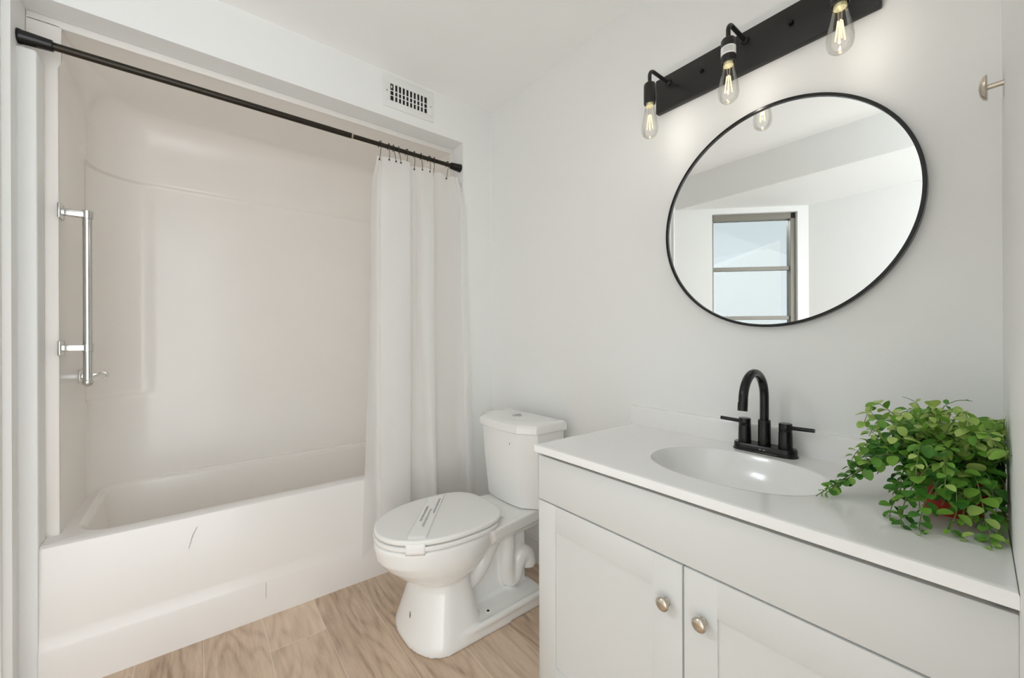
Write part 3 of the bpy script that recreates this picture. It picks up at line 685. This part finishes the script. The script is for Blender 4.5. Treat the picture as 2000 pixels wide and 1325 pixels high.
for s in (-1, 1):
    hy = FY + s * 0.053
    b = NB(); lathe(b, (FX, hy, ZT + 0.020), (0, 0, 1), [(0.0175, 0), (0.0165, 0.047), (0.0158, 0.049), (0.0158, 0.051), (0.0162, 0.052), (0.0162, 0.070), (0.0150, 0.072), (0.0, 0.072)], 28)
    h = obj('handle', b, M['blackgloss'], fa, 35)
    b = NB(); tube(b, [(FX, hy + s * 0.012, ZT + 0.081), (FX - 0.002, hy + s * 0.068, ZT + 0.083)], 0.0054, 14); obj('lever', b, M['blackgloss'], h)

# ------------------------------------------------------------------ round mirror
MY, MZ, MR = 0.466, 1.496, 0.330
mi = thing('round_mirror', 'large round mirror with thin black metal frame above the sink', 'mirror', (W, MY, MZ))
b = NB(); lathe(b, (W - 0.0005, MY, MZ), (-1, 0, 0), [(MR - 0.010, 0), (MR, 0.0), (MR, 0.0215), (MR - 0.001, 0.0225), (MR - 0.007, 0.0225), (MR - 0.008, 0.0215), (MR - 0.008, 0.013), (MR - 0.010, 0.013)], 160, False, False)
obj('mirror_frame', b, M['blackgloss'], mi, 40)
b = NB(); lathe(b, (W - 0.003, MY, MZ), (-1, 0, 0), [(MR - 0.008, 0), (MR - 0.008, 0.014)], 160); obj('mirror_glass', b, M['mirror'], mi, 30)

# ------------------------------------------------------------------ vanity light bar
vl = thing('vanity_light', 'black three bulb vanity light bar above the mirror', 'wall lamp', (W, 0.525, 2.02))
b = NB(); bx(b, (W - 0.024, 0.215, 1.958), (W - 0.0005, 0.834, 2.081), 0.004, 2); bx(b, (W - 0.018, 0.205, 1.950), (W - 0.0005, 0.844, 2.089), 0.003, 1) if False else None
obj('backplate', b, M['black'], vl, 30)
for y in (0.661, 0.404):
    b = NB(); lathe(b, (W - 0.024, y, 2.028), (-1, 0, 0), [(0.0065, 0), (0.0065, 0.008), (0.0055, 0.010), (0, 0.010)], 18); obj('fixing_knob', b, M['blackgloss'], vl)
SX = 1.215
for k, y in enumerate((0.783, 0.526, 0.269)):
    b = NB(); tube(b, [(W - 0.022, y, 2.050), (SX + 0.028, y, 2.050)] + [tuple(v_) for v_ in arc((SX + 0.024, y, 2.026), 0.024, PI / 2, PI, 10, (1, 0, 0), (0, 0, 1))] + [(SX, y, 1.992)], 0.0062, 16)
    lathe(b, (W - 0.024, y, 2.050), (-1, 0, 0), [(0.012, 0), (0.012, 0.004), (0.008, 0.009)], 20)
    obj('arm', b, M['black'], vl)
    b = NB(); lathe(b, (SX, y, 2.000), (0, 0, -1), [(0.0, 0), (0.017, 0), (0.0195, 0.004), (0.0195, 0.064), (0.0185, 0.068), (0.0165, 0.068), (0.0165, 0.060)], 32)
    so = obj('socket', b, M['black'], vl, 35)
    if k == 1:
        b = NB(); lathe(b, (SX, y, 1.975), (0, 0, -1), [(0.0198, 0), (0.0198, 0.024)], 32, False, False); st_ = obj('sticker', b, M['paper'], so)
        st_['label'] = 'white paper sticker around the socket'
        for dz_ in (0.006, 0.011, 0.016):
            b = NB(); tube(b, arc((SX, y, 1.975 - dz_), 0.02, math.radians(165), math.radians(235), 10, (1, 0, 0), (0, 1, 0)), 0.0005, 5); obj('printed_line', b, M['ink'], so)
    b = NB(); lathe(b, (SX, y, 1.937), (0, 0, -1), [(0.0135, 0), (0.0135, 0.012), (0.0125, 0.014)], 24)
    bulb_cap = obj('bulb_cap', b, M['brass'], so)
    b = NB(); prof = [(0.0135, 0.0), (0.0150, 0.008), (0.0195, 0.030), (0.0245, 0.056), (0.0272, 0.074), (0.0268, 0.088), (0.0235, 0.100), (0.016, 0.108), (0.008, 0.1105), (0.0, 0.111)]
    lathe(b, (SX, y, 1.928), (0, 0, -1), prof, 32, False, False); bu = obj('bulb', b, M['glass'], vl, 180)
    b = NB(); tube(b, [(SX, y, 1.925), (SX, y, 1.898), (SX, y, 1.888)], [0.006, 0.005, 0.002], 12); obj('glass_stem', b, M['glass'], bu)
    ld = bpy.data.lights.new('bulb_light', 'POINT'); lo = bpy.data.objects.new('bulb_light', ld); COL.objects.link(lo)
    ld.energy = 0.26; ld.shadow_soft_size = 0.004; ld.color = (1.0, 0.93, 0.84); lo.location = (SX, y, 1.87)
    for j in range(4):
        a = j * PI / 2 + 0.5
        b = NB(); tube(b, [(SX + 0.004 * math.cos(a), y + 0.004 * math.sin(a), 1.894), (SX + 0.0095 * math.cos(a), y + 0.0095 * math.sin(a), 1.846)], 0.0019, 8); obj('filament', b, M['filament'], bu)

# ------------------------------------------------------------------ robe hook at the right
hk = thing('robe_hook', 'small nickel wall hook right of the mirror', 'hook', (1.25, 0.020, 1.635))
b = NB(); tube(b, [(1.25, 0.017, 1.635), (1.25, 0.045, 1.635)], 0.0052, 16); obj('post', b, M['nickel'], hk)
b = NB(); lathe(b, (1.25, 0.043, 1.635), (0, 1, 0), [(0.024, 0), (0.025, 0.002), (0.022, 0.006), (0.014, 0.010), (0.0, 0.012)], 28); obj('disc', b, M['nickel'], hk)

# ------------------------------------------------------------------ potted trailing plant
PX, PY = 1.125, 0.082
pl = thing('potted_plant', 'trailing green leafy plant in a red pot on the sink top', 'plant', (PX, PY, ZT))
b = NB(); lathe(b, (PX, PY, ZT), (0, 0, 1), [(0.036, 0), (0.038, 0.002), (0.050, 0.066), (0.054, 0.068), (0.055, 0.084), (0.050, 0.084), (0.047, 0.070)], 36, True, False); obj('pot', b, M['pot'], pl, 35)
b = NB(); lathe(b, (PX, PY, ZT + 0.070), (0, 0, 1), [(0.047, 0), (0.03, 0.004), (0, 0.006)], 24); obj('soil', b, M['soil'], pl)
random.seed(11)
lf = NB(); tone = []; stm = NB()
tl = lf.faces.layers.float.new('tone')
def wall_y(x): return 0.0453 * (x - 0.83) + 0.004
def leaf(p, d, n, L, wd, tn):
    d = d.normalized(); s = d.cross(n)
    if s.length < 1e-3: s = d.cross(Vector((1, 0, 0)))
    s.normalize(); n = s.cross(d).normalized()
    prof = [(0, 0.06), (0.10, 0.50), (0.28, 0.92), (0.50, 1.0), (0.72, 0.88), (0.89, 0.56), (0.97, 0.24), (1.0, 0.03)]
    L_, C_, R_ = [], [], []
    for t, w in prof:
        c = p + d * (L * t) - n * (L * 0.22 * t * t)
        c_l = c + s * (wd * w / 2) + n * (wd * 0.16 * w); c_r = c - s * (wd * w / 2) + n * (wd * 0.16 * w)
        for q in (c_l, c, c_r):
            q.z = max(q.z, ZT + 0.0015 if q.x < 1.334 else 0.872); q.y = max(q.y, wall_y(q.x) + 0.002); q.x = min(q.x, 1.332 if q.z < 0.875 else W - 0.003)
        L_.append(lf.verts.new(c_l)); C_.append(lf.verts.new(c)); R_.append(lf.verts.new(c_r))
    for i in range(len(prof) - 1):
        for a, c in ((L_, C_), (C_, R_)):
            f = lf.faces.new((a[i], a[i + 1], c[i + 1], c[i])); f[tl] = tn
def stem(pts, bright, dens=0.012, Ls=0.019, thin=0.0009):
    # smooth through the points, then set leaves in alternating pairs
    P_ = [Vector(q) for q in pts]; out = []
    for i in range(len(P_) - 1):
        for f in range(8):
            t = f / 8; g = lambda k: P_[max(0, min(len(P_) - 1, k))]
            p0, p1, p2, p3 = g(i - 1), g(i), g(i + 1), g(i + 2)
            q = 0.5 * (2 * p1 + (p2 - p0) * t + (2 * p0 - 5 * p1 + 4 * p2 - p3) * t * t + (3 * p1 - p0 - 3 * p2 + p3) * t ** 3)
            q.z = max(q.z, ZT + 0.003); q.y = max(q.y, wall_y(q.x) + 0.004); q.x = min(q.x, W - 0.006); out.append(q)
    out.append(P_[-1]); tube(stm, out, [thin * (1.2 - 0.6 * i / len(out)) for i in range(len(out))], 6)
    acc = 0.0; tot = sum((out[i + 1] - out[i]).length for i in range(len(out) - 1)); run = 0; ph = random.random() * 6
    for i in range(len(out) - 1):
        sg = out[i + 1] - out[i]; acc += sg.length; run += sg.length
        if acc > dens and run > tot * 0.12:
            acc = 0; d = sg.normalized(); u, v = frame(d); ph += 1.57 + random.uniform(-0.3, 0.3)
            k = 1.0 - 0.45 * (run / tot) ** 2
            for sd in (0, PI):
                o_ = u * math.cos(ph + sd) + v * math.sin(ph + sd)
                dd = o_ * 0.8 + d * 0.55 + Vector((0, 0, random.uniform(-0.15, 0.3)))
                L = 1.16 * Ls * k * random.uniform(0.8, 1.25)
                nn = Vector((random.uniform(-0.5, 0.1), random.uniform(-0.3, 0.4), 1.0))
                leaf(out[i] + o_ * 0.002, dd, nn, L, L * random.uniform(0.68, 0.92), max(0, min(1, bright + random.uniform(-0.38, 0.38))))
T0 = Vector((PX, PY, ZT + 0.080))
def from_pot(a, r=0.03): return T0 + Vector((math.cos(a) * r, math.sin(a) * r, 0))
# long trailing branches (left, over the sink; front; right)
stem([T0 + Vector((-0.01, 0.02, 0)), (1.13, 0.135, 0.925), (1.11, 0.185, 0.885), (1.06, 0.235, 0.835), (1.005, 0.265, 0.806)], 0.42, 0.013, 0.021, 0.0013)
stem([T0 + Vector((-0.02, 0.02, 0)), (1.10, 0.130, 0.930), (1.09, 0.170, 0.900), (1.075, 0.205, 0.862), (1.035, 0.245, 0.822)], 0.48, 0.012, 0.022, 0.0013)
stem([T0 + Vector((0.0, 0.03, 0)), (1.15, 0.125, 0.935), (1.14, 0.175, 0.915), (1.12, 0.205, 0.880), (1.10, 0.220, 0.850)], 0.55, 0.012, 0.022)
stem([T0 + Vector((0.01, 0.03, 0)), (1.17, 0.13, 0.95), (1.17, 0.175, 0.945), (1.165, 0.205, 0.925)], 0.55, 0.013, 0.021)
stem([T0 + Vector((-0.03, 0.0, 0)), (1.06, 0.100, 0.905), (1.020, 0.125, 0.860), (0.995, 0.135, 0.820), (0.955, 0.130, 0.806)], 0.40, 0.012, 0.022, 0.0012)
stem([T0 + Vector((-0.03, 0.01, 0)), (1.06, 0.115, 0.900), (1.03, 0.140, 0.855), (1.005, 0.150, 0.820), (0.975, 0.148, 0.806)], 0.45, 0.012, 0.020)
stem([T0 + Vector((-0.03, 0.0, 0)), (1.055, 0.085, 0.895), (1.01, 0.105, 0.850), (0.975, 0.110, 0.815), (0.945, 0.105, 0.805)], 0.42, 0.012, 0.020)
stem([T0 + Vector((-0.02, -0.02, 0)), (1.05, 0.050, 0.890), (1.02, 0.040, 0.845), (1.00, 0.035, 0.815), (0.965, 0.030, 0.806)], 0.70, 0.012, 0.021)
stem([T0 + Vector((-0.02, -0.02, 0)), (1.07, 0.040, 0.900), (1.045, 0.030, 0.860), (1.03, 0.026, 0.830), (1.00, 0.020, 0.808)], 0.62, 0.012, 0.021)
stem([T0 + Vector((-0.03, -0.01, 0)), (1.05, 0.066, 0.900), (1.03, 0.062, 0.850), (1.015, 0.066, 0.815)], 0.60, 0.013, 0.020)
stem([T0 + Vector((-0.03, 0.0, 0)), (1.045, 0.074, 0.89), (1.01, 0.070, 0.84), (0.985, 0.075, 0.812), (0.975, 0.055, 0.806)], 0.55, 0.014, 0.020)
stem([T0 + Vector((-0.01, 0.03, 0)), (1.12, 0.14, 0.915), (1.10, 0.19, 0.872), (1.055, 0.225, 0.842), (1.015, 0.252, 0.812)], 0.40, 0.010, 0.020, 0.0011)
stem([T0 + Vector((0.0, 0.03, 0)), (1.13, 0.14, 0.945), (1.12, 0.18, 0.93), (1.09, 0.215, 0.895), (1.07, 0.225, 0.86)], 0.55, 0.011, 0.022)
# crown: short upright and arching stems
for i in range(46):
    a = random.uniform(0, 2 * PI); el = random.uniform(0.35, 1.40); L = random.uniform(0.07, 0.150)
    d = Vector((math.cos(a) * math.cos(el), math.sin(a) * math.cos(el) + 0.12, math.sin(el))).normalized()
    p0 = from_pot(random.uniform(0, 6.28), random.uniform(0, 0.036)); p1 = p0 + d * L * 0.5; dr = Vector((d.x, d.y, 0)) * L * 0.35
    p2 = p0 + d * L + dr * 0.5 - Vector((0, 0, 0.012)); p3 = p2 + dr * 0.9 - Vector((0, 0, L * random.uniform(0.05, 0.5)))
    hi = (p2.z - ZT - 0.08) / 0.11  # higher stems get lighter leaves, top highlights put into the leaf colour
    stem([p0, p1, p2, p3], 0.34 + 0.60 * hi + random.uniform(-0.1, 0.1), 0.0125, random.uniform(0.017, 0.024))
# hanging over the pot
for i in range(14):
    a = random.uniform(PI * 0.6, PI * 1.75); p0 = from_pot(a, 0.04); o_ = Vector((math.cos(a), math.sin(a), 0))
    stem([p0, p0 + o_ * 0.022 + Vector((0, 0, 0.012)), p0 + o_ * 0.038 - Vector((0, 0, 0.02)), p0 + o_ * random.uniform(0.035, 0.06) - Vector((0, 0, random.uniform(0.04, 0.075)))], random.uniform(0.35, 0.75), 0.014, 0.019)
# thin bare tips above the crown
for q in (((1.16, 0.10, 0.98), (1.19, 0.085, 1.005), (1.20, 0.062, 1.008)), ((1.13, 0.15, 0.96), (1.13, 0.19, 0.965), (1.14, 0.205, 0.978)), ((1.17, 0.13, 0.985), (1.19, 0.145, 1.0), (1.19, 0.16, 1.006))):
    stem([T0 + Vector((0.01, 0.0, 0)), *q], 0.7, 0.03, 0.012, 0.0008)
obj('stems', stm, M['stem'], pl, 60)
obj('foliage', lf, M['leaf'], pl, 60)
